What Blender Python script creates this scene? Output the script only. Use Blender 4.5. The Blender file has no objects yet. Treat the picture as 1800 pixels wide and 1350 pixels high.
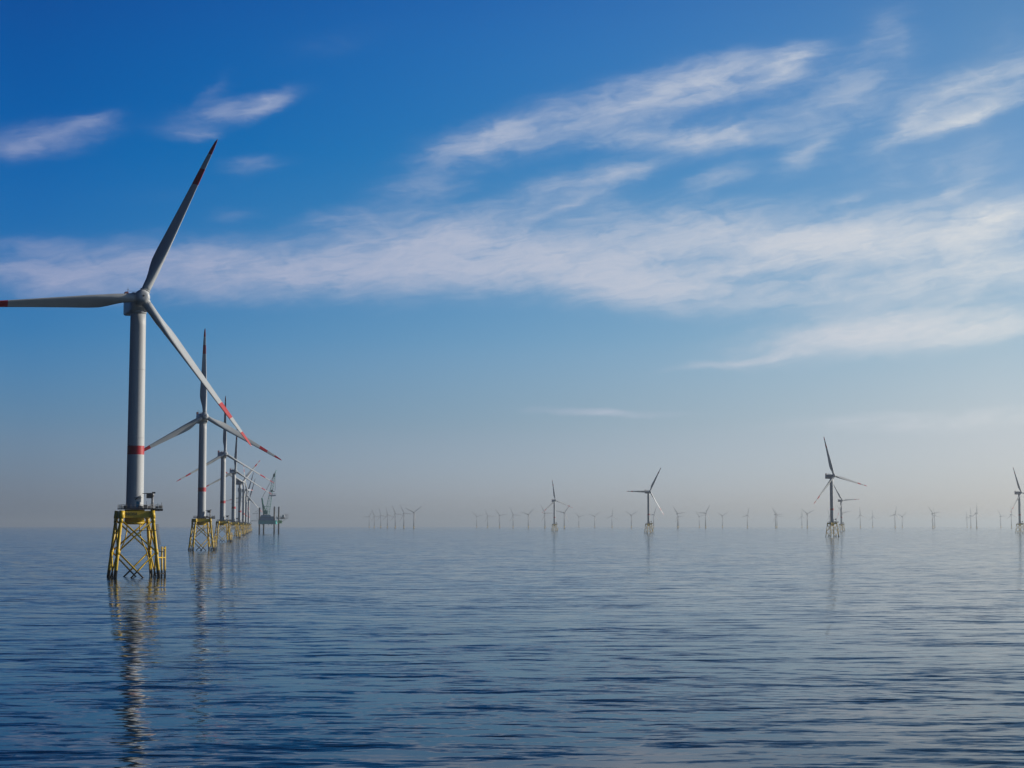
import bpy, bmesh, math, random
from mathutils import Vector, Matrix
R = math.radians
random.seed(7)
scene = bpy.context.scene
col = scene.collection

# ------------------------------------------------------------------ camera
CAM_H = 17.4
FPX = 3000.0                      # focal length in photo pixels (1800 wide)
PITCH = math.atan(249.5 / FPX)
cam = bpy.data.cameras.new('camera'); camo = bpy.data.objects.new('camera', cam); col.objects.link(camo)
cam.sensor_width = 36; cam.lens = 60; cam.clip_start = 1; cam.clip_end = 200000
camo.location = (0, 0, CAM_H); camo.rotation_euler = (R(90) + PITCH, 0, 0)
scene.camera = camo

# ------------------------------------------------------------------ light and exposure
SUN_AZ, SUN_EL = 71.0, 19.0       # azimuth clockwise from the view axis (+Y)
SKY_STRENGTH = 0.10
sun = bpy.data.lights.new('sun', 'SUN'); suno = bpy.data.objects.new('sun', sun); col.objects.link(suno)
sun.energy = 5.0; sun.angle = R(0.5); sun.color = (1.0, 0.895, 0.77)
sd = Vector((math.sin(R(SUN_AZ)) * math.cos(R(SUN_EL)), math.cos(R(SUN_AZ)) * math.cos(R(SUN_EL)), math.sin(R(SUN_EL))))
suno.rotation_euler = sd.to_track_quat('Z', 'Y').to_euler(); suno.location = (0, 0, 300)
scene.view_settings.view_transform = 'Standard'; scene.view_settings.look = 'None'
scene.view_settings.exposure = 0.0; scene.view_settings.gamma = 1.0
scene.cycles.use_denoising = True
scene.cycles.max_bounces = 8; scene.cycles.volume_bounces = 0
scene.cycles.sample_clamp_indirect = 6

def pix_dir(px, py):
    u = (px - 900) / FPX; v = (675 - py) / FPX
    c, s = math.cos(PITCH), math.sin(PITCH)
    return Vector((u, c - s * v, s + c * v))

class G:
    """tiny helper for node graphs"""
    def __init__(s, nt): s.nt = nt; s.n = nt.nodes; s.l = nt.links
    def put(s, sock, v):
        if isinstance(v, bpy.types.NodeSocket): s.l.new(v, sock)
        elif v is not None: sock.default_value = v
    def m(s, op, a=None, b=None, c=None, clamp=False):
        n = s.n.new('ShaderNodeMath'); n.operation = op; n.use_clamp = clamp
        s.put(n.inputs[0], a); s.put(n.inputs[1], b); s.put(n.inputs[2], c); return n.outputs[0]
    def vm(s, op, a=None, b=None, sc=None):
        n = s.n.new('ShaderNodeVectorMath'); n.operation = op
        s.put(n.inputs[0], a); s.put(n.inputs[1], b)
        if sc is not None: s.put(n.inputs['Scale'], sc)
        return n.outputs[0]
    def xyz(s, x=0., y=0., z=0.):
        n = s.n.new('ShaderNodeCombineXYZ'); s.put(n.inputs[0], x); s.put(n.inputs[1], y); s.put(n.inputs[2], z); return n.outputs[0]
    def sep(s, v):
        n = s.n.new('ShaderNodeSeparateXYZ'); s.put(n.inputs[0], v); return n.outputs
    def noise(s, vec, scale, detail=2., rough=.5, dist=0., dims='3D'):
        n = s.n.new('ShaderNodeTexNoise'); n.noise_dimensions = dims
        s.put(n.inputs['Vector'], vec); s.put(n.inputs['Scale'], scale); s.put(n.inputs['Detail'], detail)
        s.put(n.inputs['Roughness'], rough); s.put(n.inputs['Distortion'], dist); return n.outputs
    def ramp(s, f, a, b, c=0., d=1., smooth=True):
        n = s.n.new('ShaderNodeMapRange'); n.interpolation_type = 'SMOOTHSTEP' if smooth else 'LINEAR'
        s.put(n.inputs[0], f); s.put(n.inputs[1], a); s.put(n.inputs[2], b); s.put(n.inputs[3], c); s.put(n.inputs[4], d); return n.outputs[0]
    def mix(s, f, a, b, mode='MIX'):
        n = s.n.new('ShaderNodeMix'); n.data_type = 'RGBA'; n.blend_type = mode
        s.put(n.inputs[0], f); s.put(n.inputs[6], a); s.put(n.inputs[7], b); return n.outputs[2]

def rgb(*c): return (*c, 1.0)

# ------------------------------------------------------------------ world: Nishita sky with cirrus streaks
world = bpy.data.worlds.new('World'); scene.world = world; world.use_nodes = True
g = G(world.node_tree)
bg = g.n['Background']
sky = g.n.new('ShaderNodeTexSky'); sky.sky_type = 'NISHITA'; sky.sun_disc = False
sky.sun_elevation = R(SUN_EL); sky.sun_rotation = R(SUN_AZ)
sky.altitude = 0; sky.air_density = 1.0; sky.dust_density = 0.6; sky.ozone_density = 2.0
tc = g.n.new('ShaderNodeTexCoord')
dirv = tc.outputs['Generated']
dx, dy, dz = g.sep(dirv)
az = g.m('MULTIPLY', g.m('ARCTAN2', dx, dy), 57.29578)
el = g.m('MULTIPLY', g.m('ARCSINE', dz), 57.29578)
# domain warp (degrees)
q = g.xyz(az, el, 0.)
w1 = g.noise(g.vm('MULTIPLY', q, (0.30, 0.75, 1)), 1.0, 5, .6)['Color']
warp = g.vm('MULTIPLY', g.vm('SUBTRACT', w1, (.5, .5, .5)), (2.1, .8, 0))
q2 = g.vm('ADD', q, warp)
wx, wy, _ = g.sep(q2)
CLOUDS = [  # photo pixel centre, half length, half thickness, tilt, weight
 (60,245,140,30,10,.62),(395,195,95,22,12,.62),(330,235,60,12,6,.42),(500,165,60,18,20,.22),
 (445,290,70,20,3,.36),(600,385,75,17,3,.32),(735,328,75,22,6,.28),(415,375,50,14,5,.22),(90,430,60,10,0,.25),
 (80,485,230,38,-3,.80),(330,470,270,46,-2,.78),(560,475,270,46,2,.85),(770,435,220,66,6,1.0),(980,475,250,52,-4,.92),
 (1080,500,130,34,-10,.6),(1230,395,240,44,-3,.70),(1090,440,240,30,3,.50),
 (1450,425,230,36,7,.98),(1260,475,150,26,8,.55),(1190,515,120,20,4,.45),(1400,510,220,28,5,.50),
 (1745,385,120,30,12,.90),(1600,440,220,20,5,.4),(1750,470,200,50,5,.45),
 (1540,585,250,36,5,.85),(1740,575,170,28,8,.70),(1330,630,150,8,6,.5),(1400,605,90,20,18,.4),
 (1030,205,280,44,14,.64),(1230,150,160,34,10,.56),(1385,115,60,22,20,.60),(850,245,110,30,18,.55),
 (1250,240,150,26,6,.58),(1110,240,80,14,5,.30),(1010,325,130,24,10,.46),(1110,305,80,14,14,.36),(1000,362,70,8,22,.3),
 (1425,268,60,18,28,.42),(1480,180,120,60,20,.28),(1270,310,60,18,15,.28),
 (1720,150,150,40,16,.62),(1680,212,130,14,14,.70),(1595,225,60,20,35,.45),(1560,55,80,55,50,.18),(1780,50,120,50,30,.10),
 (1070,722,160,8,-2,.62),(1630,740,300,20,2,.40),(1500,350,60,10,14,.30),(1660,340,80,12,20,.30),
 (600,70,160,30,12,.12),(465,188,45,12,30,.40),(375,160,60,14,38,.16),(140,218,70,12,15,.40),(30,262,60,14,5,.35),(1620,480,260,90,5,.30),(1650,300,220,70,12,.18),(1280,200,320,90,12,.08),(1450,310,260,80,6,.06),(250,340,200,22,3,.08),
]
acc = None
for (px, py, hl, ht, tilt, w) in CLOUDS:
    d = pix_dir(px, py).normalized()
    a0 = math.degrees(math.atan2(d.x, d.y)); e0 = math.degrees(math.asin(d.z))
    k = math.degrees(1 / FPX)
    w = w if w > .6 else w * 1.35
    hl *= k * .92; ht *= k; t = R(tilt)
    ux = g.m('SUBTRACT', wx, a0); uy = g.m('SUBTRACT', wy, e0)
    a = g.m('ADD', g.m('MULTIPLY', ux, math.cos(t) / hl), g.m('MULTIPLY', uy, math.sin(t) / hl))
    b = g.m('ADD', g.m('MULTIPLY', ux, -math.sin(t) / ht), g.m('MULTIPLY', uy, math.cos(t) / ht))
    r2 = g.m('ADD', g.m('MULTIPLY', a, a), g.m('MULTIPLY', b, b))
    e = g.m('MULTIPLY', g.m('EXPONENT', g.m('MULTIPLY', r2, -1.0)), w)
    acc = e if acc is None else g.m('ADD', acc, g.m('MULTIPLY', e, g.m('SUBTRACT', 1.0, acc, clamp=True)))
# streaks elsewhere in the sky (outside the photo's field of view)
oth = g.noise(g.vm('MULTIPLY', q2, (0.035, 0.14, 1)), 1.0, 2, .5)['Fac']
inside = g.m('MULTIPLY', g.ramp(g.m('ABSOLUTE', az), 18., 26., 1., 0.), g.ramp(el, 19., 26., 1., 0.))
oth = g.m('MULTIPLY', g.m('SUBTRACT', 1.0, inside), g.ramp(oth, .50, .78, 0., .35))
base = g.m('ADD', acc, oth)
# wispy streak texture
tilted = g.xyz(g.m('ADD', g.m('MULTIPLY', wx, .985), g.m('MULTIPLY', wy, .17)), g.m('ADD', g.m('MULTIPLY', wx, -.17), g.m('MULTIPLY', wy, .985)), 3.)
n1 = g.noise(g.vm('MULTIPLY', tilted, (0.26, 1.25, 1)), 1.0, 5, .52, .5)['Fac']
n2 = g.noise(g.vm('MULTIPLY', q2, (.75, 1.3, 1)), 1.0, 6, .55, .6)['Fac']
n3 = g.noise(g.vm('MULTIPLY', tilted, (.55, 3.6, 1)), 1.0, 4, .5, .8)['Fac']
tex = g.m('ADD', g.m('ADD', g.m('MULTIPLY', n1, .45), g.m('MULTIPLY', n2, .31)), g.m('MULTIPLY', n3, .24))
soft = g.ramp(g.m('ADD', tex, g.m('MULTIPLY', base, .26)), .45, .80)
cl = g.m('MULTIPLY', g.m('MULTIPLY', base, g.ramp(base, .02, .30)), g.m('ADD', .20, g.m('MULTIPLY', soft, .92)), clamp=True)
fine = g.noise(g.vm('MULTIPLY', tilted, (1.1, 6.0, 1)), 1.0, 5, .6, 1.2)['Fac']
cl = g.m('MULTIPLY', cl, g.m('ADD', .95, g.m('MULTIPLY', g.m('SUBTRACT', fine, .5), .55)), clamp=True)

# colour correction of the sky: what the photo shows / what the Nishita model gives, by elevation, at three azimuths
def lin(c): return [((v / 255) / 12.92 if v < 10 else ((v / 255 + .055) / 1.055) ** 2.4) for v in c]
ELS = [(924.5 - py) / FPX for py in (850, 750, 600, 300, 20)]
SEEN = [  # clear sky in the photo (sRGB)
 [(112,128,147),(100,133,163),(65,125,175),(15,100,170),(0,82,155)],
 [(158,168,179),(143,166,185),(115,158,192),(60,128,186),(18,109,178)],
 [(194,196,196),(190,199,205),(165,190,206),(115,158,200),(88,138,188)]]
MODEL = [
 [(.411,.412,.289),(.375,.447,.386),(.294,.405,.439),(.192,.300,.413),(.145,.236,.361)],
 [(.481,.476,.332),(.429,.508,.441),(.334,.456,.497),(.216,.334,.463),(.165,.266,.406)],
 [(.635,.602,.405),(.559,.635,.533),(.436,.572,.602),(.288,.426,.571),(.220,.340,.504)]]
HAZE_RGB = [(108,121,140),(155,160,170),(191,191,191)]
HAZE_D = 0.55e-4
ramps = []
COR = [[], [], []]
for i, e_ in enumerate(ELS):
    T = math.exp(-HAZE_D * 162 / math.sin(e_))
    for k in range(3):
        hz_ = lin(HAZE_RGB[k]); tg = lin(SEEN[k][i])
        COR[k].append([max(.0015, (tg[j] - hz_[j] * (1 - T)) / T) / MODEL[k][i][j] / 4 for j in range(3)])
    COR[1][i] = [max(.0008, 2 * COR[1][i][j] - (COR[0][i][j] + COR[2][i][j]) / 2) for j in range(3)]   # Bezier middle point
for k in range(3):
    n = g.n.new('ShaderNodeValToRGB'); g.put(n.inputs[0], g.m('DIVIDE', el, 20.0)); n.color_ramp.interpolation = 'CARDINAL'
    els = n.color_ramp.elements
    for i, e_ in enumerate(ELS):
        c = COR[k][i]
        p = math.degrees(e_) / 20
        x = els[i] if i < 2 else els.new(p)
        x.position = p; x.color = (*c, 1)
    ramps.append(n.outputs[0])
AZ = [math.degrees(math.atan((px - 900) / FPX)) for px in (50, 900, 1750)]
def by_az(cols):
    t = g.ramp(az, AZ[0], AZ[2], 0., 1., False)
    return g.mix(t, g.mix(t, cols[0], cols[1]), g.mix(t, cols[1], cols[2]))
SKYCOL = g.vm('SCALE', g.vm('MULTIPLY', sky.outputs[0], by_az(ramps)), sc=4.0)
CLOUDCOL = by_az([rgb(*[v / SKY_STRENGTH for v in lin(c)]) for c in ((150, 162, 196), (172, 184, 208), (214, 218, 222))])
# sky outside the view dimmed and blued to deepen shade on the towers
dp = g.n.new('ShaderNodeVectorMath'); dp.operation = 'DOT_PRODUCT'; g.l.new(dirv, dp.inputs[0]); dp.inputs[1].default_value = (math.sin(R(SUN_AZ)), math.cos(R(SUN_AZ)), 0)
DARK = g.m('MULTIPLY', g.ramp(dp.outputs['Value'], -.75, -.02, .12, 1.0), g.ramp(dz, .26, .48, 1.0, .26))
skyc = g.mix(cl, SKYCOL, CLOUDCOL)
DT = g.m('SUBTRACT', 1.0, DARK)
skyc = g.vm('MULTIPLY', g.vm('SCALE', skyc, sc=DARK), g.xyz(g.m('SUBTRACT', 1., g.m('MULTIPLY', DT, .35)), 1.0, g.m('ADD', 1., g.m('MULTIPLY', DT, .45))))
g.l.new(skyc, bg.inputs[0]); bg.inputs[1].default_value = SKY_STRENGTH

# ------------------------------------------------------------------ materials
def mat(name, color, rough=.5, metal=0., var=.12, scale=.6, spec=.5, dark=None):
    m = bpy.data.materials.new(name); m.use_nodes = True; h = G(m.node_tree); b = h.n['Principled BSDF']
    geo = h.n.new('ShaderNodeTexCoord')
    nz = h.noise(geo.outputs['Object'], scale, 4, .6)['Fac']
    f = h.ramp(nz, .3, .7, 1 - var, 1 + var * .4)
    c = h.vm('SCALE', (color[0], color[1], color[2]), sc=f)
    h.l.new(c, b.inputs['Base Color'])
    b.inputs['Roughness'].default_value = rough; b.inputs['Metallic'].default_value = metal
    b.inputs['Specular IOR Level'].default_value = spec
    m['h'] = 1
    return m
M = {}
M['white'] = mat('turbine_white', (.42, .455, .475), .42, var=.07, scale=.25)
M['blade'] = mat('blade_grey', (.39, .425, .445), .38, var=.06, scale=.2)
M['red'] = mat('signal_red', (.40, .006, .018), .45, var=.1)
M['dark'] = mat('dark_steel', (.03, .035, .04), .6, var=.3, scale=2)
M['grey'] = mat('grey_steel', (.22, .23, .24), .5, var=.2, scale=2)
M['farshaded'] = mat('distant_turbine_shaded', (.25, .26, .28), .5, var=.04)  # darker than the real light grey paint: backlit shade put into the colour
M['green'] = mat('hull_green', (.002, .42, .40), .5, var=.25, scale=.15)
M['cranegreen'] = mat('crane_green', (.03, .36, .24), .5, var=.2)
M['lime'] = mat('lime_green', (.42, .75, .18), .5, var=.1)
M['hullblue'] = mat('deckhouse_blue', (.02, .26, .42), .5, var=.2)
M['legsteel'] = mat('leg_steel', (.035, .035, .045), .55, var=.3)
M['glass'] = mat('window_glass', (.01, .015, .02), .08)
# yellow steel with dark splash zone and grime (marine growth near the water line, rust streaks)
def yellow_mat():
    m = bpy.data.materials.new('jacket_yellow'); m.use_nodes = True; h = G(m.node_tree); b = h.n['Principled BSDF']
    geo = h.n.new('ShaderNodeNewGeometry'); px, py, pz = h.sep(geo.outputs['Position'])
    nz = h.noise(geo.outputs['Position'], .8, 5, .6)['Fac']
    st = h.noise(h.vm('MULTIPLY', geo.outputs['Position'], (2.5, 2.5, .25)), 1., 4, .6)['Fac']
    c = h.mix(h.ramp(nz, .35, .7, 0., .5), rgb(.62, .42, .008), rgb(.46, .31, .012))
    c = h.mix(h.ramp(st, .60, .75, 0., .55), c, rgb(.20, .09, .02))
    edge = h.m('ADD', pz, h.m('MULTIPLY', h.m('SUBTRACT', nz, .5), 2.2))
    c = h.mix(h.ramp(edge, 2.1, 2.8, 1., 0.), c, rgb(.012, .014, .012))
    h.l.new(c, b.inputs['Base Color']); b.inputs['Roughness'].default_value = .5
    return m
M['yellow'] = yellow_mat()
# tower paint with faint section seams and grime
def tower_mat():
    m = bpy.data.materials.new('tower_white'); m.use_nodes = True; h = G(m.node_tree); b = h.n['Principled BSDF']
    geo = h.n.new('ShaderNodeNewGeometry')
    st = h.noise(h.vm('MULTIPLY', geo.outputs['Position'], (.8, .8, .04)), 1., 5, .6)['Fac']
    _, _, z = h.sep(geo.outputs['Position'])
    c = h.mix(h.ramp(st, .35, .75, 0., 1.), rgb(.42, .455, .475), rgb(.35, .38, .395))
    seam = h.m('ABSOLUTE', h.m('SUBTRACT', h.m('MODULO', h.m('SUBTRACT', z, 23.2), 24.0), 23.7))
    c = h.mix(h.ramp(seam, .02, .12, .35, 0.), c, rgb(.3, .31, .32))
    h.l.new(c, b.inputs['Base Color']); b.inputs['Roughness'].default_value = .55
    return m
M['tower'] = tower_mat()

# ------------------------------------------------------------------ mesh helpers
class MB:
    def __init__(s): s.bm = bmesh.new(); s.mi = 0
    def box(s, c, size, rz=0, mi=0, M4=None):
        r = bmesh.ops.create_cube(s.bm, size=1.0)
        mt = Matrix.Translation(Vector(c)) @ Matrix.Rotation(rz, 4, 'Z') @ Matrix.Diagonal((*size, 1))
        if M4 is not None: mt = M4 @ mt
        bmesh.ops.transform(s.bm, matrix=mt, verts=r['verts'])
        for f in {f for v in r['verts'] for f in v.link_faces}: f.material_index = mi
        return s
    def bar(s, a, b, r1, r2=None, seg=8, mi=0, cap=True):
        a, b = Vector(a), Vector(b); r2 = r1 if r2 is None else r2
        d = b - a; L = d.length
        if L < 1e-6: return s
        r = bmesh.ops.create_cone(s.bm, cap_ends=cap, segments=seg, radius1=r1, radius2=r2, depth=L)
        mt = Matrix.Translation((a + b) / 2) @ d.to_track_quat('Z', 'Y').to_matrix().to_4x4()
        bmesh.ops.transform(s.bm, matrix=mt, verts=r['verts'])
        for f in {f for v in r['verts'] for f in v.link_faces}: f.material_index = mi; f.smooth = len(f.verts) == 4
        return s
    def path(s, pts, r, seg=8, mi=0):
        for a, b in zip(pts, pts[1:]): s.bar(a, b, r, seg=seg, mi=mi)
        return s
    def rings(s, rings, mi=lambda i: 0, smooth=True, cap=True):
        vs = [[s.bm.verts.new(p) for p in ring] for ring in rings]
        n = len(vs[0])
        for i in range(len(vs) - 1):
            for j in range(n):
                f = s.bm.faces.new((vs[i][j], vs[i][(j + 1) % n], vs[i + 1][(j + 1) % n], vs[i + 1][j]))
                f.smooth = smooth; f.material_index = mi(i)
        if cap:
            f = s.bm.faces.new(list(reversed(vs[0]))); f.material_index = mi(0)
            f = s.bm.faces.new(vs[-1]); f.material_index = mi(len(vs) - 2)
        return s
    def mesh(s, name, mats, bevel=0):
        if bevel:
            bmesh.ops.bevel(s.bm, geom=[e for e in s.bm.edges if e.calc_face_angle(0) > .6], offset=bevel, segments=2, affect='EDGES', clamp_overlap=True)
        bmesh.ops.recalc_face_normals(s.bm, faces=s.bm.faces)
        me = bpy.data.meshes.new(name); s.bm.to_mesh(me); s.bm.free()
        for m in (mats if isinstance(mats, (list, tuple)) else [mats]): me.materials.append(m)
        return me
    def build(s, name, mats, parent=None, bevel=0, mtx=None):
        return link(name, s.mesh(name, mats, bevel), parent, mtx)

def link(name, data, parent=None, mtx=None):
    o = bpy.data.objects.new(name, data); col.objects.link(o)
    if parent: o.parent = parent
    if mtx is not None: o.matrix_local = mtx
    return o
def empty(name, loc, rz=0):
    o = bpy.data.objects.new(name, None); col.objects.link(o); o.location = loc; o.rotation_euler = (0, 0, rz); o.empty_display_size = 2; return o
def tag(o, label=None, cat=None, group=None, kind=None):
    if label: o['label'] = label
    if cat: o['category'] = cat
    if group: o['group'] = group
    if kind: o['kind'] = kind
    return o
def circ(r, z, n=48, cx=0, cy=0): return [(cx + r * math.cos(2 * math.pi * i / n), cy + r * math.sin(2 * math.pi * i / n), z) for i in range(n)]

# ------------------------------------------------------------------ blade (span +Z, leading edge +X, upwind -Y)
ROT_R = 63.0
def interp(tab, x):
    for (x0, y0), (x1, y1) in zip(tab, tab[1:]):
        if x <= x1: return y0 + (y1 - y0) * (x - x0) / (x1 - x0)
    return tab[-1][1]
CH = [(0, 3.0), (4, 3.0), (7, 3.4), (11, 4.6), (14.5, 5.1), (18, 4.95), (26, 4.1), (36, 3.2), (46, 2.45), (54, 1.85), (59, 1.35), (61.8, .85), (63, .25)]
TH = [(0, 1.), (4, 1.), (8, .74), (12, .46), (16, .34), (26, .25), (40, .20), (63, .17)]
TW = [(0, 14), (10, 13.5), (18, 9), (30, 5), (45, 2), (63, -1)]
def blade_mesh(name, n=28, far=False, mats=None):
    zs = [1.9, 4, 5.5, 7, 8.5, 10, 11.5, 13, 14.5, 16.5, 18.5, 21, 24, 27, 30, 34, 38, 42, 44.7, 48, 51, 54, 57, 59, 60.5, 61.8, 62.6, 63]
    if far: zs = [1.9, 7, 14.5, 24, 36, 48, 57, 63]; n = 8
    rings = []
    for z in zs:
        c = interp(CH, z); t = interp(TH, z); tw = R(interp(TW, z)); k = max(0., min(1., (z - 4) / 10)); k = k * k * (3 - 2 * k)
        ring = []
        for j in range(n):
            a = 2 * math.pi * j / n
            x = math.cos(a) * .5; y = math.sin(a) * .5 * t                       # ellipse
            s_ = .5 - x                                                          # 0 at leading edge
            yt = 5 * t * (.2969 * math.sqrt(max(s_, 0)) - .126 * s_ - .3516 * s_ ** 2 + .2843 * s_ ** 3 - .1015 * s_ ** 4)
            ya = (yt if y >= 0 else -yt) + .03 * math.sin(math.pi * s_)
            xx = x * c - k * c * .18; yy = (y * (1 - k) + ya * k) * c
            if abs(y) < 1e-6: yy = 0
            X = xx * math.cos(tw) + yy * math.sin(tw); Y = -xx * math.sin(tw) + yy * math.cos(tw)
            ring.append((X, Y - .9 * (z / 63) ** 2, z))
        rings.append(ring)
    def mi(i):
        if far: return 0
        z = (zs[i] + zs[i + 1]) / 2
        return 1 if (z > 57 or 44.7 < z < 51) else 0
    return MB().rings(rings, mi).mesh(name, mats or [M['blade'], M['red']])
ME = {}
ME['blade'] = blade_mesh('blade')

# ------------------------------------------------------------------ tower, nacelle, hub
Z0 = 23.4; HUB_Z = 95.5
def tower_mesh():
    zs = [Z0, 24.2, 41.7, 44.7, 60, 75, 86, 90.6]
    rad = lambda z: 2.95 - .32 * (z - Z0) / 67
    b = MB(); b.rings([circ(rad(z), z, 64) for z in zs], lambda i: 1 if i == 2 else 0)
    for z in (Z0 + .1, 47.5, 71.0): b.rings([circ(rad(z) + .035, z - .09, 64), circ(rad(z) + .035, z + .09, 64)], lambda i: 0)
    b.rings([circ(2.78, 90.2, 48), circ(2.78, 91.4, 48)])
    return b.mesh('tower', [M['tower'], M['red']])
ME['tower'] = tower_mesh()
def nacelle_mesh():
    b = MB()
    # loft along Y: front (-3.6) to rear (+11.5); sections rounded rectangles (half width, bottom z, top z)
    S = [(-3.9, 2.3, -2.3, 2.3), (-3.4, 2.75, -2.9, 2.6), (-2.2, 3.0, -3.8, 2.75), (1.5, 3.05, -3.95, 2.75), (6, 3.05, -3.95, 2.75), (11.0, 3.0, -3.9, 2.7), (12.2, 2.9, -3.7, 2.6), (12.5, 2.6, -3.4, 2.3)]
    rings = []
    for y, w, zb, zt in S:
        ring = []; rr = .7; pts = [(w, zb), (w, zt), (-w, zt), (-w, zb)]
        for i, (cx, cz) in enumerate(pts):
            sx = 1 if cx > 0 else -1; sz = 1 if cz == zt else -1
            for t in range(5):
                a = [-90, 0, 90, 180][i] + t * 22.5
                ring.append((cx - sx * rr + rr * math.cos(R(a)), y, cz - sz * rr + rr * math.sin(R(a))))
        rings.append(ring)
    b.rings(rings)
    return b.mesh('nacelle', [M['white']])
ME['nacelle'] = nacelle_mesh()
def hub_mesh():   # local: front -Y, centre at origin
    b = MB()
    prof = [(2.6, 2.15), (2.3, 2.45), (1.0, 2.7), (-.6, 2.62), (-1.8, 2.3), (-2.5, 1.75), (-2.62, 1.6), (-2.7, 1.0), (-2.74, .35)]
    b.rings([[(r * math.cos(2 * math.pi * i / 48), y, r * math.sin(2 * math.pi * i / 48)) for i in range(48)] for y, r in prof])
    for k in range(3):
        a = R(120 * k); d = Vector((math.sin(a), 0, math.cos(a)))
        b.bar(d * 1.2, d * 2.75, 1.66, 1.62, seg=36); b.bar(d * 2.5, d * 2.72, 1.74, seg=36)
    return b.mesh('hub', [M['white'], M['dark']])
ME['hub'] = hub_mesh()
b = MB(); b.bar((0, -2.78, 0), (0, -2.9, 0), .34, seg=20); ME['nose_hatch'] = b.mesh('nose_hatch', M['dark'])
b = MB()
for s in (-1, 1):
    for y in (5.5, 7.5, 9.5, 12.0): b.bar((s * 2.8, y, 2.7), (s * 2.8, y, 4.2), .05, seg=6)
    for z in (3.4, 4.15): b.bar((s * 2.8, 5.5, z), (s * 2.8, 12, z), .05, seg=6)
for z in (3.4, 4.15): b.bar((-2.8, 12, z), (2.8, 12, z), .05, seg=6); b.bar((-2.8, 5.5, z), (2.8, 5.5, z), .05, seg=6)
ME['roof_railing'] = b.mesh('roof_railing', M['grey'])
b = MB(); b.box((-2.2, 11.2, 3.6), (1.2, 2.2, 1.8)); ME['winch_box'] = b.mesh('winch_box', M['red'], .08)
b = MB(); b.bar((1.2, 4.0, 2.7), (1.2, 4.0, 5.4), .06, .04, seg=6); ME['short_antenna'] = b.mesh('antenna', M['dark'])
b = MB(); b.bar((0, 7, 2.7), (0, 7, 3.6), .09, seg=6); b.box((0, 7, 3.7), (.9, .5, .25)); ME['wind_sensor'] = b.mesh('wind_sensor', M['dark'])
b = MB(); b.bar((-1.9, 9.8, 2.7), (-1.9, 9.8, 6.0), .07, .04, seg=6); b.bar((-2.3, 9.8, 5.2), (-1.5, 9.8, 5.2), .05, seg=6)
ME['antenna'] = b.mesh('antenna', M['dark'])
b = MB(); b.bar((0, 0, 0), (0, 0, .05), 2.3, seg=32)

# ------------------------------------------------------------------ jacket foundation
WB, WT, ZT, ZD = 14.6, 10.2, 22.4, 23.2
def jw(z): return WB + (WT - WB) * z / ZT
def corner(i, z):
    sx, sy = [(-1, -1), (1, -1), (1, 1), (-1, 1)][i]; return Vector((sx * jw(z) / 2, sy * jw(z) / 2, z))
NODE = [19.4, 8.7, -6.0]
def leg_mesh(i):
    b = MB(); b.bar(corner(i, -8), corner(i, ZT - .1), .62, .52, seg=20)
    for z in NODE[:2]: b.bar(corner(i, z - .9), corner(i, z + .9), .68, .66, seg=20)
    return b.mesh('leg', M['yellow'])
def cross_mesh(i):
    b = MB(); j = (i + 1) % 4
    for za, zb in ((NODE[0], NODE[1]), (NODE[1], NODE[2])):
        b.bar(corner(i, za), corner(j, zb), .29, seg=12); b.bar(corner(j, za), corner(i, zb), .27, seg=12)
    return b.mesh('cross_brace', M['yellow'])
def transition_mesh():
    b = MB()
    b.rings([circ(3.35, 18.6, 48), circ(3.35, 22.95, 48)])
    b.rings([circ(2.3, 17.9, 48), circ(3.35, 18.6, 48)])
    h = WT / 2
    # box girders along diagonals and edges
    for i in range(4):
        c = corner(i, 21.2); d = Vector((c.x, c.y, 0)); L = d.length; a = math.atan2(d.y, d.x)
        b.box((d.x * .62, d.y * .62, 21.3), (L * .78, 1.5, 2.3), a)
        b.bar(corner(i, 19.9), corner(i, 22.5), .85, .85, seg=20)
    b.box((0, -h + .15, 21.3), (WT - 1.3, .5, 2.26)); b.box((0, h - .15, 21.3), (WT - 1.3, .5, 2.26))
    b.box((-h + .15, 0, 21.3), (.5, WT - 1.3, 2.22)); b.box((h - .15, 0, 21.3), (.5, WT - 1.3, 2.22))
    return b.mesh('transition_piece', M['yellow'])
def platform_mesh():
    b = MB(); b.box((.6, 0, 23.2), (11.2, 10.6, .32)); b.box((7.2, -1.5, 23.1), (3.2, 6.2, .3)); b.box((7.2, -4.4, 22.75), (3.1, .25, .5)); b.box((7.2, 1.4, 22.75), (3.1, .25, .5))
    return b.mesh('platform', [M['dark']])
def rail_mesh(pts, z, h=1.2, step=1.3, r=.045):
    b = MB()
    for (x0, y0), (x1, y1) in zip(pts, pts[1:]):
        n = max(1, round(math.hypot(x1 - x0, y1 - y0) / step))
        for k in range(n):
            t = k / n; b.bar((x0 + (x1 - x0) * t, y0 + (y1 - y0) * t, z), (x0 + (x1 - x0) * t, y0 + (y1 - y0) * t, z + h), r, seg=6)
        for zz in (z + h, z + h * .55, z + h * .2): b.bar((x0, y0, zz), (x1, y1, zz), r, seg=6)
    return b.mesh('railing', M['grey'])
ME['legs'] = [leg_mesh(i) for i in range(4)]
ME['cross'] = [cross_mesh(i) for i in range(4)]
ME['transition'] = transition_mesh()
ME['platform'] = platform_mesh()
ME['railing'] = rail_mesh([(-4.9, -5.2), (6.1, -5.2), (6.1, -4.5), (8.7, -4.5), (8.7, 1.5), (6.1, 1.5), (6.1, 5.2), (-4.9, 5.2), (-4.9, -5.2)], 23.36)
b = MB(); b.bar((5.4, -3.2, 23.3), (5.4, -3.2, 27.4), .42, .36, seg=14); b.bar((5.4, -3.2, 27.4), (5.4, -3.2, 28.5), .55, seg=14)
ME['crane_post'] = b.mesh('crane_post', M['grey'])
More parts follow.
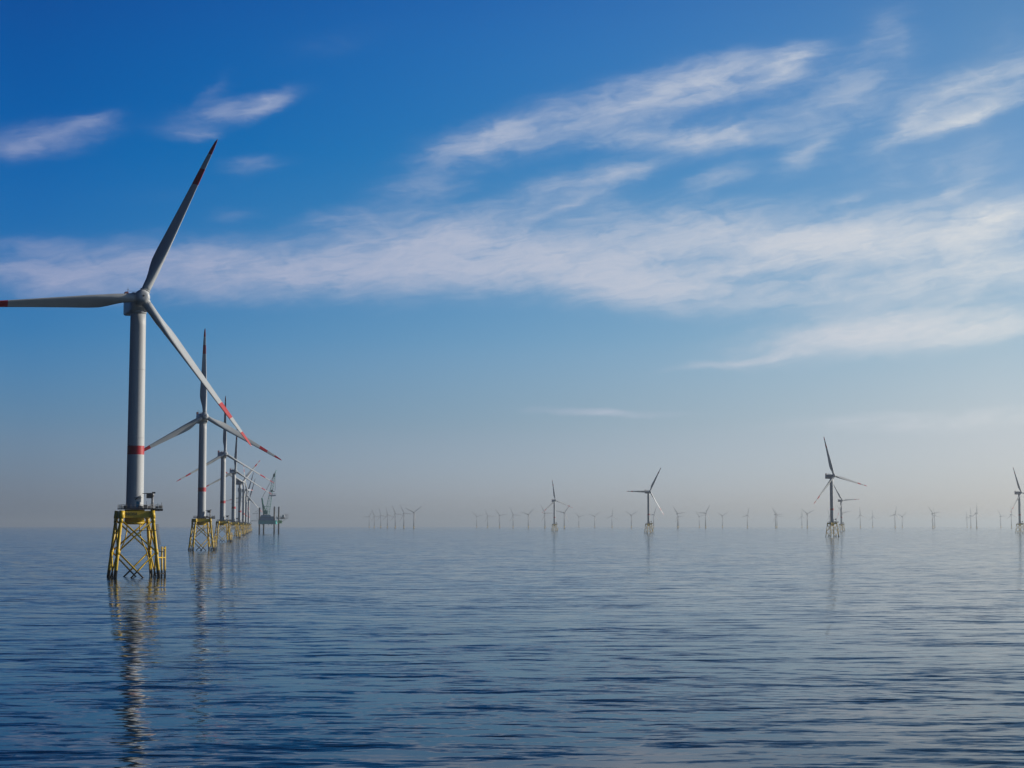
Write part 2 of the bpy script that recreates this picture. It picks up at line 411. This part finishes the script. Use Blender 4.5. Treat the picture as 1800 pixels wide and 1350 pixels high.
b = MB(); b.box((4.4, -3.2, 27.6), (2.0, 1.2, 1.6)); b.bar((6.0, -3.2, 28.5), (1.9, -3.6, 28.4), .16, .11, seg=8); b.bar((2.6, -3.6, 28.3), (2.6, -3.6, 27.3), .04, seg=5); b.box((5.8, -3.2, 28.7), (1.0, .8, .5))
ME['crane_jib'] = b.mesh('crane_jib', M['dark'])
ME['cabinets'] = []
for x, y, s in ((2.9, -4.3, 1.1), (4.2, -4.3, .8), (-3.9, -4.2, .9), (7.6, 0, .8), (8.1, -3.9, .9)):
    b = MB(); b.box((x, y, 23.36 + s / 2), (s * 1.1, s * .8, s)); b.bar((x + s * .3, y, 23.36 + s), (x + s * .3, y, 23.6 + s * 2), .07, seg=6); ME['cabinets'].append(b.mesh('equipment_cabinet', M['dark'], .04))
b = MB(); b.bar((0.6, -4.2, 23.9), (1.9, -4.5, 23.7), .5, seg=12); b.box((1.2, -4.3, 23.45), (1.6, 1.0, .2)); ME['winch'] = b.mesh('winch', M['dark'])
b = MB(); b.box((1.15, -2.75, 24.6), (1.0, .25, 2.3)); ME['tower_door'] = b.mesh('tower_door', M['hullblue'], .04)
b = MB(); b.path([(.4, -2.9, 26.3), (2.0, -3.1, 27.6)], .14); b.box((1.3, -3.35, 27.0), (2.6, 1.0, .1), 0); ME['door_canopy'] = b.mesh('door_canopy', M['grey'])
ME['tubes'] = []
for s, x0 in ((-1, -2.2), (1, 2.0)):
    b = MB(); b.path([(x0, 1.5, 18.7), (x0 + s * .1, 1.5, 15.5), (x0 + s * .7, 1.2, 12.5), (x0 + s * 2.3, .6, 9), (x0 + s * 3.5, .2, 4), (x0 + s * 3.9, 0, -5)], .19, seg=10)
    ME['tubes'].append(b.mesh('cable_tube', M['yellow']))
# boat landing on +X side
b = MB()
for x, y in ((9.0, -2.4), (10.4, -.9)): b.bar((x + .2, y, -4), (x, y, 10.4), .30, seg=14)
b.bar((8.9, -2.4, 9.8), (10.5, -.9, 9.8), .16, seg=8)
for z in (1.2, 6.6):
    b.bar((9.1, -2.4, z), (jw(z) / 2 - .1, -5.6, z + .2), .2, seg=10); b.bar((10.5, -.9, z), (jw(z) / 2 - .1, -3.0, z + .2), .2, seg=10); b.bar((9.1, -2.4, z), (10.5, -.9, z), .18, seg=10)
ME['boat_landing'] = b.mesh('boat_landing', M['yellow'])
b = MB(); b.box((8.4, -1.6, 8.7), (2.4, 3.4, .18)); ME['walkway'] = b.mesh('walkway', M['dark'])
b = MB(); b.box((2.9, -5.9, 15.9), (7.0, 1.2, .16)); ME['walkway2'] = b.mesh('walkway', M['dark'])
ME['walkway_railing'] = rail_mesh([(9.5, -3.2), (7.3, -3.2)], 8.8, 1.4, .8)
b = MB()
for s in (-.3, .3): b.bar((10.1, -1.5 + s, -2), (9.9, -1.5 + s, 10), .07, seg=6)
for k in range(24): z = -1 + k * .45; b.bar((10.0, -1.8, z), (10.0, -1.2, z), .04, seg=5)
ME['ladder'] = b.mesh('ladder', M['grey'])
b = MB()
for s in (-.3, .3): b.bar((8.2, -2.6 + s, 8.8), (6.9, -2.6 + s, 18.0), .07, seg=6)
for k in range(22):
    t = k / 22; x = 8.2 - 1.3 * t; z = 8.8 + 9.2 * t
    b.bar((x, -2.9, z), (x, -2.3, z), .04, seg=5)
    if k > 4 and k % 2 == 0: b.path([(x, -2.95, z), (x + .45, -3.0, z), (x + .75, -2.6, z), (x + .45, -2.2, z), (x, -2.25, z)], .05, seg=5)
for dx_, dy_ in ((.45, -.4), (.75, 0), (.45, .4)): b.bar((7.9 + dx_, -2.6 + dy_, 11), (6.9 + dx_, -2.6 + dy_, 18), .05, seg=5)
ME['ladder2'] = b.mesh('ladder', M['grey'])

def letter_mesh(txt, size):
    c = bpy.data.curves.new('lettering', 'FONT'); c.body = txt; c.size = size; c.extrude = .02; c.align_x = 'CENTER'; c.align_y = 'CENTER'
    o = bpy.data.objects.new('lettering', c); col.objects.link(o)
    dg = bpy.context.evaluated_depsgraph_get(); me = bpy.data.meshes.new_from_object(o.evaluated_get(dg))
    bpy.data.objects.remove(o); me.materials.clear(); me.materials.append(M['dark']); return me

WIND = 26.4
JACKET_ROT = 22.0
def place_from(hub_px, hub_py):
    d = pix_dir(hub_px, hub_py); t = (HUB_Z - CAM_H) / d.z
    return d.x * t, d.y * t
def jacket_turbine(x, y, phi, pitch, yaw, label, detail=2, text=None, jrot=JACKET_ROT):
    root = empty('wind_turbine', (x, y, 0)); tag(root, label, 'wind turbine', 'wind turbines on yellow lattice foundations')
    J = Matrix.Rotation(R(jrot), 4, 'Z')
    Y = Matrix.Rotation(R(yaw), 4, 'Z')
    tw = link('tower', ME['tower'], root)
    link('tower_door', ME['tower_door'], tw, Matrix.Rotation(R(8), 4, 'Z')); link('door_canopy', ME['door_canopy'], tw, Matrix.Rotation(R(8), 4, 'Z'))
    na = link('nacelle', ME['nacelle'], root, Matrix.Translation((0, 0, 94.6)) @ Y)
    link('roof_railing', ME['roof_railing'], na); link('winch_box', ME['winch_box'], na); link('antenna', ME['antenna'], na); link('antenna', ME['short_antenna'], na); link('wind_sensor', ME['wind_sensor'], na)
    HM = Matrix.Translation((0, 0, HUB_Z - .9)) @ Y @ Matrix.Rotation(R(-5), 4, 'X') @ Matrix.Translation((0, -6.4, 0))
    hb = link('hub', ME['hub'], root, HM @ Matrix.Rotation(R(phi), 4, 'Y'))
    link('nose_hatch', ME['nose_hatch'], hb)
    for k in range(3):
        bm_ = HM @ Matrix.Rotation(R(phi + 120 * k), 4, 'Y') @ Matrix.Rotation(R(2.0), 4, 'X') @ Matrix.Rotation(R(-pitch), 4, 'Z')
        link('blade', ME['blade'], root, bm_)
    tp = link('transition_piece', ME['transition'], root, J)
    if text:
        lt = link('lettering', letter_mesh(text, 1.5), tp, Matrix.Translation((-1.9, -WT / 2 - .14, 21.4)) @ Matrix.Rotation(R(90), 4, 'X'))
    for i in range(4): link('leg', ME['legs'][i], root, J)
    for i in range(4): link('cross_brace', ME['cross'][i], root, J)
    pf = link('platform', ME['platform'], root, J)
    link('railing', ME['railing'], pf); link('crane_post', ME['crane_post'], pf); link('crane_jib', ME['crane_jib'], pf)
    if detail > 0: [link('equipment_cabinet', c_, pf) for c_ in ME['cabinets']]; link('winch', ME['winch'], pf)
    [link('cable_tube', c_, root, J) for c_ in ME['tubes']]
    bl = link('boat_landing', ME['boat_landing'], root, J)
    link('ladder', ME['ladder'], bl); link('ladder', ME['ladder2'], bl); wk = link('walkway', ME['walkway'], bl); link('walkway', ME['walkway2'], bl); link('walkway_railing', ME['walkway_railing'], bl)
    return root

# tower-top pixel x, hub pixel y in the photo, blade angle, pitch, yaw
ROW = [
 (243.5, 525, 24.6, 34, 23, 'largest and nearest turbine with thick white tower, its left blade cut by the picture edge', 'NO54'),
 (357, 731.5, 0, 8, 20, 'second nearest turbine of the left row, behind the largest one, its top blade upright', None),
 (392.8, 797.3, 1, 45, WIND, 'third turbine of the left row, between the second one and the crane ship', None),
 (411.5, 827.7, 3, 45, WIND, 'fourth turbine of the left row, one blade pointing right towards the crane boom', None),
 (422, 847.3, 50, 30, 58, 'fifth turbine of the left row, turned sideways with a blade rising to the right', None),
 (428.5, 861, -30, 20, 88, 'sixth turbine of the left row, turned edge on with a blade hanging almost straight down', None),
 (433, 871, 17, 45, 30, 'seventh turbine of the left row, last but one before the crane ship', None),
 (437.5, 877, 17, 45, 30, 'farthest turbine of the left row, standing closest to the crane ship', None),
]
RIGHT = [
 (1461.5, 836, -14.8, 20, WIND, 'tallest turbine on the right, dark against pale haze, with lattice foundation', None),
 (1478.5, 879.4, -33, 20, WIND, 'smaller lattice based turbine just right of and behind the tallest right hand one', None),
 (1139.9, 863.5, 30, 30, WIND, 'turbine right of centre with one blade level to the left and one rising right', None),
 (974.5, 879.3, -8, 20, WIND, 'small dark lattice based turbine nearest the middle of the horizon', None),
 (1791.5, 865.5, -19, 20, WIND, 'turbine at the right picture edge with its right blade cut off', None),
]
for k, (hx, hy, ph, pt, yw, lb, tx) in enumerate(ROW + RIGHT):
    x, y = place_from(hx, hy)
    jacket_turbine(x, y, ph, pt, yw, lb, text=tx)

# ------------------------------------------------------------------ far monopile turbines
FM = {}
b = MB(); b.rings([circ(2.9, 17.0, 20), circ(1.9, 91, 20)]); FM['tower'] = b.mesh('tower', M['farshaded'])
b = MB(); b.rings([circ(3.3, -4, 20), circ(3.3, 17.0, 20)]); b.rings([circ(5, 16.6, 20), circ(5, 17.1, 20)]); b.bar((3.9, -1, -2), (3.9, -1, 16.5), .3); b.bar((3.9, 1, -2), (3.9, 1, 16.5), .3)
FM['tp'] = b.mesh('transition_piece', M['yellow'])
b = MB(); b.box((0, 3.6, 0), (5.2, 15, 5.6)); FM['nacelle'] = b.mesh('nacelle', M['farshaded'], .5)
b = MB(); b.rings([[(r * math.cos(2 * math.pi * i / 16), y, r * math.sin(2 * math.pi * i / 16)) for i in range(16)] for y, r in ((1.6, 2.2), (-.4, 2.3), (-1.8, 1.5), (-2.4, .5))]); FM['hub'] = b.mesh('hub', M['farshaded'])
FM['blade'] = blade_mesh('blade', far=True, mats=[M['farshaded']])
def far_turbine(px, py, phi, label, yaw=WIND, k=1.0):
    x, y = place_from(px, py)
    root = empty('wind_turbine', (x, y, 0)); tag(root, label, 'wind turbine', 'faint far-off turbines along the horizon')
    Y = Matrix.Rotation(R(yaw), 4, 'Z')
    link('tower', FM['tower'], root); link('transition_piece', FM['tp'], root)
    link('nacelle', FM['nacelle'], root, Matrix.Translation((0, 0, 94.5)) @ Y)
    HM = Matrix.Translation((0, 0, HUB_Z)) @ Y @ Matrix.Rotation(R(-5), 4, 'X') @ Matrix.Translation((0, -6, 0))
    link('hub', FM['hub'], root, HM @ Matrix.Rotation(R(phi), 4, 'Y'))
    for j in range(3): link('blade', FM['blade'], root, HM @ Matrix.Rotation(R(phi + 120 * j), 4, 'Y') @ Matrix.Rotation(R(-10), 4, 'Z'))
    return root
FAR = [
 (649,908,27,'leftmost and smallest of seven faint turbines stepping up right of the crane ship'),
 (658,907.2,-23,'second from left of seven faint turbines stepping up right of the crane ship'),
 (669.4,906.1,-17,'third from left of seven faint turbines stepping up right of the crane ship'),
 (681.1,905.3,-12,'middle one of seven faint turbines stepping up right of the crane ship'),
 (694.8,903.3,-21,'third from right of seven faint turbines stepping up right of the crane ship'),
 (710,902.4,-26,'second from right of seven faint turbines stepping up right of the crane ship'),
 (727.5,900.6,54,'rightmost and tallest of seven faint turbines, its upper blades spread in a V'),
 (838,908.1,-45,'first faint turbine after the wide empty gap left of centre'),
 (857.2,907.1,-26,'second faint turbine after the wide empty gap left of centre'),
 (878.3,906.1,-39,'third faint turbine after the wide empty gap left of centre'),
 (901.9,905,-25,'fourth faint turbine after the wide empty gap left of centre'),
 (928.6,904.3,47,'faint turbine with V shaped upper blades, second to the left of the central dark turbine'),
 (957.8,902.2,-30,'faint turbine next to the central dark turbine on its left'),
 (991.8,901.1,40,'faint turbine next to the central dark turbine on its right'),
 (1017.5,908.5,-46,'very faint small turbine, second to the right of the central dark turbine'),
 (1045.3,907.5,49,'faint turbine with V blades, third to the right of the central dark turbine'),
 (1075.7,906.5,8,'faint turbine seen nearly edge on with one upright blade, right of centre'),
 (1109.7,905.6,-60,'faint Y shaped turbine left of the one with a level left blade'),
 (1148.9,904.4,24,'faint turbine partly behind the one with a level left blade'),
 (1190.8,902.8,-37,'taller of two overlapping faint turbines right of the one with a level left blade'),
 (1192.8,908.3,-38,'lower of two overlapping faint turbines right of the one with a level left blade'),
 (1229.2,907.9,-43,'smaller left one of a close pair of faint turbines before the tallest right turbine'),
 (1240.1,901.7,32,'larger right one of a close pair of faint turbines, one blade level to the left'),
 (1269.7,906.8,-61,'lone faint Y shaped turbine right of a close pair'),
 (1313.6,905.7,16,'lone faint turbine with near upright blade, middle of the gap before the tallest right turbine'),
 (1363.2,904.2,-31,'front one of two nearly merged faint turbines left of the tallest right turbine'),
 (1365.6,906.7,-22,'rear one of two nearly merged faint turbines left of the tallest right turbine'),
 (1409.4,907.9,2,'thin edge on faint turbine beside a Y shaped one, left of the tallest right turbine'),
 (1418.8,903.2,-55,'faint Y shaped turbine closest on the left of the tallest right turbine'),
 (1457.9,907,-19,'very faint turbine peeping out behind the tower of the tallest right turbine'),
 (1480.5,902,-42,'faint turbine hidden behind the smaller lattice based right turbine'),
 (1512,905.4,-6,'first lone faint turbine right of the two dark right hand turbines'),
 (1533.7,908.3,-4,'second lone faint turbine right of the two dark right hand turbines'),
 (1573,904.2,15,'taller left one of a faint close pair in the right part of the horizon'),
 (1585.8,907.8,51,'lower right one of a faint close pair, blades in a V'),
 (1639.4,902.8,-39,'taller one of two faint turbines standing almost in line, far right'),
 (1642.8,906.4,-11,'lower one of two faint turbines standing almost in line, far right'),
 (1699.5,909,-12,'lowest left one of three faint turbines near the right edge'),
 (1706.2,906,-3,'middle one of three faint turbines near the right edge'),
 (1716.3,901.8,4,'tallest right one of three faint turbines near the right edge'),
 (1758.8,907.5,-30,'palest turbine between the group of three and the right edge'),
 (1777.5,904.4,-3,'faint turbine just left of the dark one at the right edge'),
]
for px, py, ph, lb in FAR: far_turbine(px, py, ph, lb)

# ------------------------------------------------------------------ jack-up crane ship
def px_at(px, D): return (px - 900) / FPX * D
D0 = 3860.0
cx = px_at(472, D0)
ship = empty('jackup_ship', (cx, D0, 0), R(8)); tag(ship, 'green jack-up crane ship standing on four dark legs beside the left turbine row', 'crane ship')
S = D0 / FPX      # metres per photo pixel
b = MB(); hull = [(-21, -14), (18, -14), (21, -9), (21, 9), (18, 14), (-21, 14)]
b.rings([[(x * .98, y, 21.5) for x, y in hull], [(x, y, 22.6) for x, y in hull], [(x, y, 30.0) for x, y in hull]], smooth=False)
hl = b.build('hull', M['green'], ship)
for x in (-12, 2, 9): b = MB(); b.bar((x, -10, 19.4), (x, -10, 21.6), .7, .9, seg=12); b.build('thruster', M['green'], hl)
b = MB(); b.box((-1.5, -3, 34.5), (33, 16, 8.9)); b.box((-4.5, -3, 40.3), (22, 12, 2.9)); dh = b.build('deckhouse', M['hullblue'], hl, .3)
for k in range(7): b = MB(); b.box((-12.5 + k * 3.6, -11.04, 36.2), (1.5, .1, .9)); b.build('window', M['glass'], hl)
b = MB(); b.box((-3.5, 1, 42.4), (15, 12, .7)); b.build('deck_roof', M['green'], hl)
for (x, y, zt) in ((-18.5, -11, 58), (-9, 11, 44), (14.5, -11, 60.5), (24.5, 9.5, 60.5)):
    b = MB(); b.bar((x, y, -10), (x, y, zt), 1.75, seg=20); b.bar((x + .6, y, zt - 3), (x + .6, y, zt + .6), 1.2, seg=12)
    b.build('leg', M['legsteel'], ship)
# crane: boom, mast, ropes
b = MB()
base = Vector((-1.5, -5, 44)); tip = Vector((13.5, -9, 134))
d = (tip - base); n = 16
side = Vector((1, 0, 0)).cross(d.normalized()).normalized() if False else Vector((.98, 0, -.16)); oth_ = d.normalized().cross(side).normalized()
def bp(t, a, c):
    w = 4.8 * (1 - .62 * t); return base + d * t + side * (a * w) + oth_ * (c * w * .8)
for a, c in ((-1, -1), (1, -1), (1, 1), (-1, 1)): b.path([bp(k / n, a, c) for k in range(n + 1)], .50, seg=6)
for k in range(n):
    t0, t1 = k / n, (k + 1) / n
    for (a0, c0), (a1, c1) in (((-1, -1), (1, -1)), ((1, 1), (-1, 1)), ((-1, 1), (-1, -1)), ((1, -1), (1, 1))):
        if k % 2: a0, c0, a1, c1 = a1, c1, a0, c0
        b.bar(bp(t0, a0, c0), bp(t1, a1, c1), .24, seg=5); b.bar(bp(t0, a0, c0), bp(t0, a1, c1), .15, seg=5)
b.bar(tip, tip + Vector((5, 0, 10)), .8, .4, seg=6)
boom = b.build('crane_boom', M['cranegreen'], ship)
b = MB(); b.box((tip.x, tip.y, tip.z - 3), (4.2, 3, 8)); b.box((8, -7.5, 96), (4.5, 3.5, 5)); b.box((13, -7.5, 95), (3, 2, 2)); b.box((4.4, -7, 86), (2, 2, 3)); b.build('boom_head', M['dark'], boom, .3)
b = MB(); b.path([(-9, -5, 42), (-10.2, -5, 55), (-11.5, -5, 66), (-13.5, -5, 80)], 1.7, seg=10); b.path([(-3, -5, 43), (-6.5, -5, 55), (-11.5, -5, 68)], 1.1, seg=8); b.box((-5, -5, 48), (9, 7, 9))
b.path([(-12, -5, 60), (-3, -5, 62), (2, -5, 60)], .5); b.build('crane_mast', M['cranegreen'], ship)
b = MB(); b.bar((-13.5, -5, 80), tip, .28, seg=5); b.bar((-13.5, -4, 80), tip + Vector((-1, 1, -6)), .2, seg=5); b.bar(tip + Vector((3, 0, 3)), (16.5, -9, 97), .2, seg=5); b.bar(tip + Vector((1, 0, 0)), (15, -9, 97), .2, seg=5)
b.build('crane_cable', M['dark'], ship)
b = MB(); b.box((11.5, -9, 85.5), (11.5, 3, 2.4)); b.build('sign_board', M['white'], boom)
b = MB(); b.box((13.5, -9, 89), (10, 2, .9)); b.build('hook_beam', M['red'], boom)
# aft structure: helideck, white tank, lime box, lattice
b = MB(); b.box((27.0, -2, 26.6), (9.5, 8, 7.0)); b.build('lime_container', M['lime'], ship, .5)
b = MB(); b.box((29, 0, 33.2), (18, 16, 1.0)); b.bar((24, -6, 22), (42, -6, 33.5), .35, seg=6)
ad = b.build('aft_deck', M['grey'], ship)
for k in range(9):
    x = 20 + k * 2.1; h = random.uniform(3, 9); b = MB(); b.box((x, random.uniform(-6, 6), 33.7 + h / 2), (random.uniform(.8, 2.4), 2, h)); b.build('deck_module', M['grey'] if k % 3 else M['white'], ad, .1)
b = MB(); b.bar((35.5, -6, 34.5), (35.5, -6, 42.5), 3.0, seg=16); b.build('white_tank', M['white'], ship)
b = MB()
for x in (39, 42, 45): b.bar((x, -6, 33.5), (x, -6, 44.5), .3, seg=6)
for z in (34, 37.5, 41, 44): b.bar((37, -6, z), (46, -6, z), .25, seg=6)
b.build('railing_frame', M['grey'], ad)
b = MB(); b.path([(-20, -12, 54), (-29, -12, 48)], .25); b.bar((-24, -12, 34), (-24, -12, 51), .3, seg=6); b.bar((-24, -12, 34), (-20, -12, 30), .3, seg=6); b.path([(-20, -12, 46), (-34, -12, 44.5)], .35); b.build('small_crane', M['grey'], ship)
b = MB(); b.path([(-20.9, -12, 28.5), (-38, -12, 28.7)], .35); b.bar((-38, -12, 28.7), (-20.9, -12, 31), .2); b.build('gangway', M['grey'], ship)

# ------------------------------------------------------------------ sea
def water_mat():
    m = bpy.data.materials.new('sea_water'); m.use_nodes = True; h = G(m.node_tree); b = h.n['Principled BSDF']
    geo = h.n.new('ShaderNodeNewGeometry'); P = geo.outputs['Position']
    def layer(lx, ly, rot, det, rough, off, dist=0.):
        c, s = math.cos(R(rot)), math.sin(R(rot)); x, y, _ = h.sep(P)
        u = h.m('ADD', h.m('MULTIPLY', x, c / lx), h.m('MULTIPLY', y, s / lx))
        v = h.m('ADD', h.m('MULTIPLY', x, -s / ly), h.m('MULTIPLY', y, c / ly))
        n = h.noise(h.xyz(u, v, off), 1.0, det, rough, dist)['Color']
        return h.vm('SUBTRACT', n, (.5, .5, .5))
    L1 = layer(20.0, 4.4, 3, 1.5, .5, 0.0)        # low swell
    L2 = layer(5.2, 1.45, -6, 2.2, .55, 7.0)       # wavelets
    L3 = layer(1.5, .5, 9, 2., .5, 13.0)      # ripples
    L4 = layer(9.0, 2.4, 17, 2., .5, 21.0)      # crossing swell
    patch = h.noise(h.vm('MULTIPLY', P, (1 / 160., 1 / 60., 0)), 1.0, 3, .55)['Fac']
    pm = h.ramp(patch, .32, .68, .70, 1.25)
    s1 = h.vm('MULTIPLY', L1, (.10, .30, 0)); s2 = h.vm('MULTIPLY', L2, (.20, .44, 0)); s3 = h.vm('MULTIPLY', L3, (.13, .20, 0))
    sl = h.vm('ADD', h.vm('ADD', s1, h.vm('MULTIPLY', L4, (.06, .20, 0))), h.vm('SCALE', h.vm('ADD', s2, s3), sc=pm))
    sx, sy, _ = h.sep(sl)
    sm = h.n.new('ShaderNodeMath'); sm.operation = 'SMOOTH_MIN'; h.put(sm.inputs[0], h.m('SUBTRACT', sy, .020)); sm.inputs[1].default_value = .0; sm.inputs[2].default_value = .035
    sl = h.xyz(sx, sm.outputs[0], 0.)
    nrm = h.vm('NORMALIZE', h.vm('ADD', h.vm('MULTIPLY', sl, (1, 1, 0)), (0, 0, 1)))
    h.l.new(nrm, b.inputs['Normal'])
    b.inputs['Base Color'].default_value = rgb(.002, .011, .018)
    b.inputs['Roughness'].default_value = .04; b.inputs['IOR'].default_value = 1.17
    return m
E = 60000
me = bpy.data.meshes.new('water'); me.from_pydata([(-E, -E, 0), (E, -E, 0), (E, E, 0), (-E, E, 0)], [], [(0, 1, 2, 3)]); me.materials.append(water_mat())
tag(link('water', me), 'calm dark blue sea with low ripples reaching the hazy horizon', kind='structure')

# ------------------------------------------------------------------ haze
HZ = bpy.data.materials.new('haze'); HZ.use_nodes = True; nt = HZ.node_tree; nt.nodes.remove(nt.nodes['Principled BSDF'])
pv = nt.nodes.new('ShaderNodeVolumePrincipled'); nt.links.new(pv.outputs[0], nt.nodes['Material Output'].inputs['Volume'])
pv.inputs['Color'].default_value = rgb(.89, .98, 1.); pv.inputs['Density'].default_value = HAZE_D; pv.inputs['Anisotropy'].default_value = .60
pv.inputs['Density Attribute'].default_value = ''
b = MB(); b.box((0, 0, 88), (2 * E + 2000, 2 * E + 2000, 178)); hz = b.build('haze', HZ); tag(hz, 'thin pale haze lying over the sea', kind='stuff')
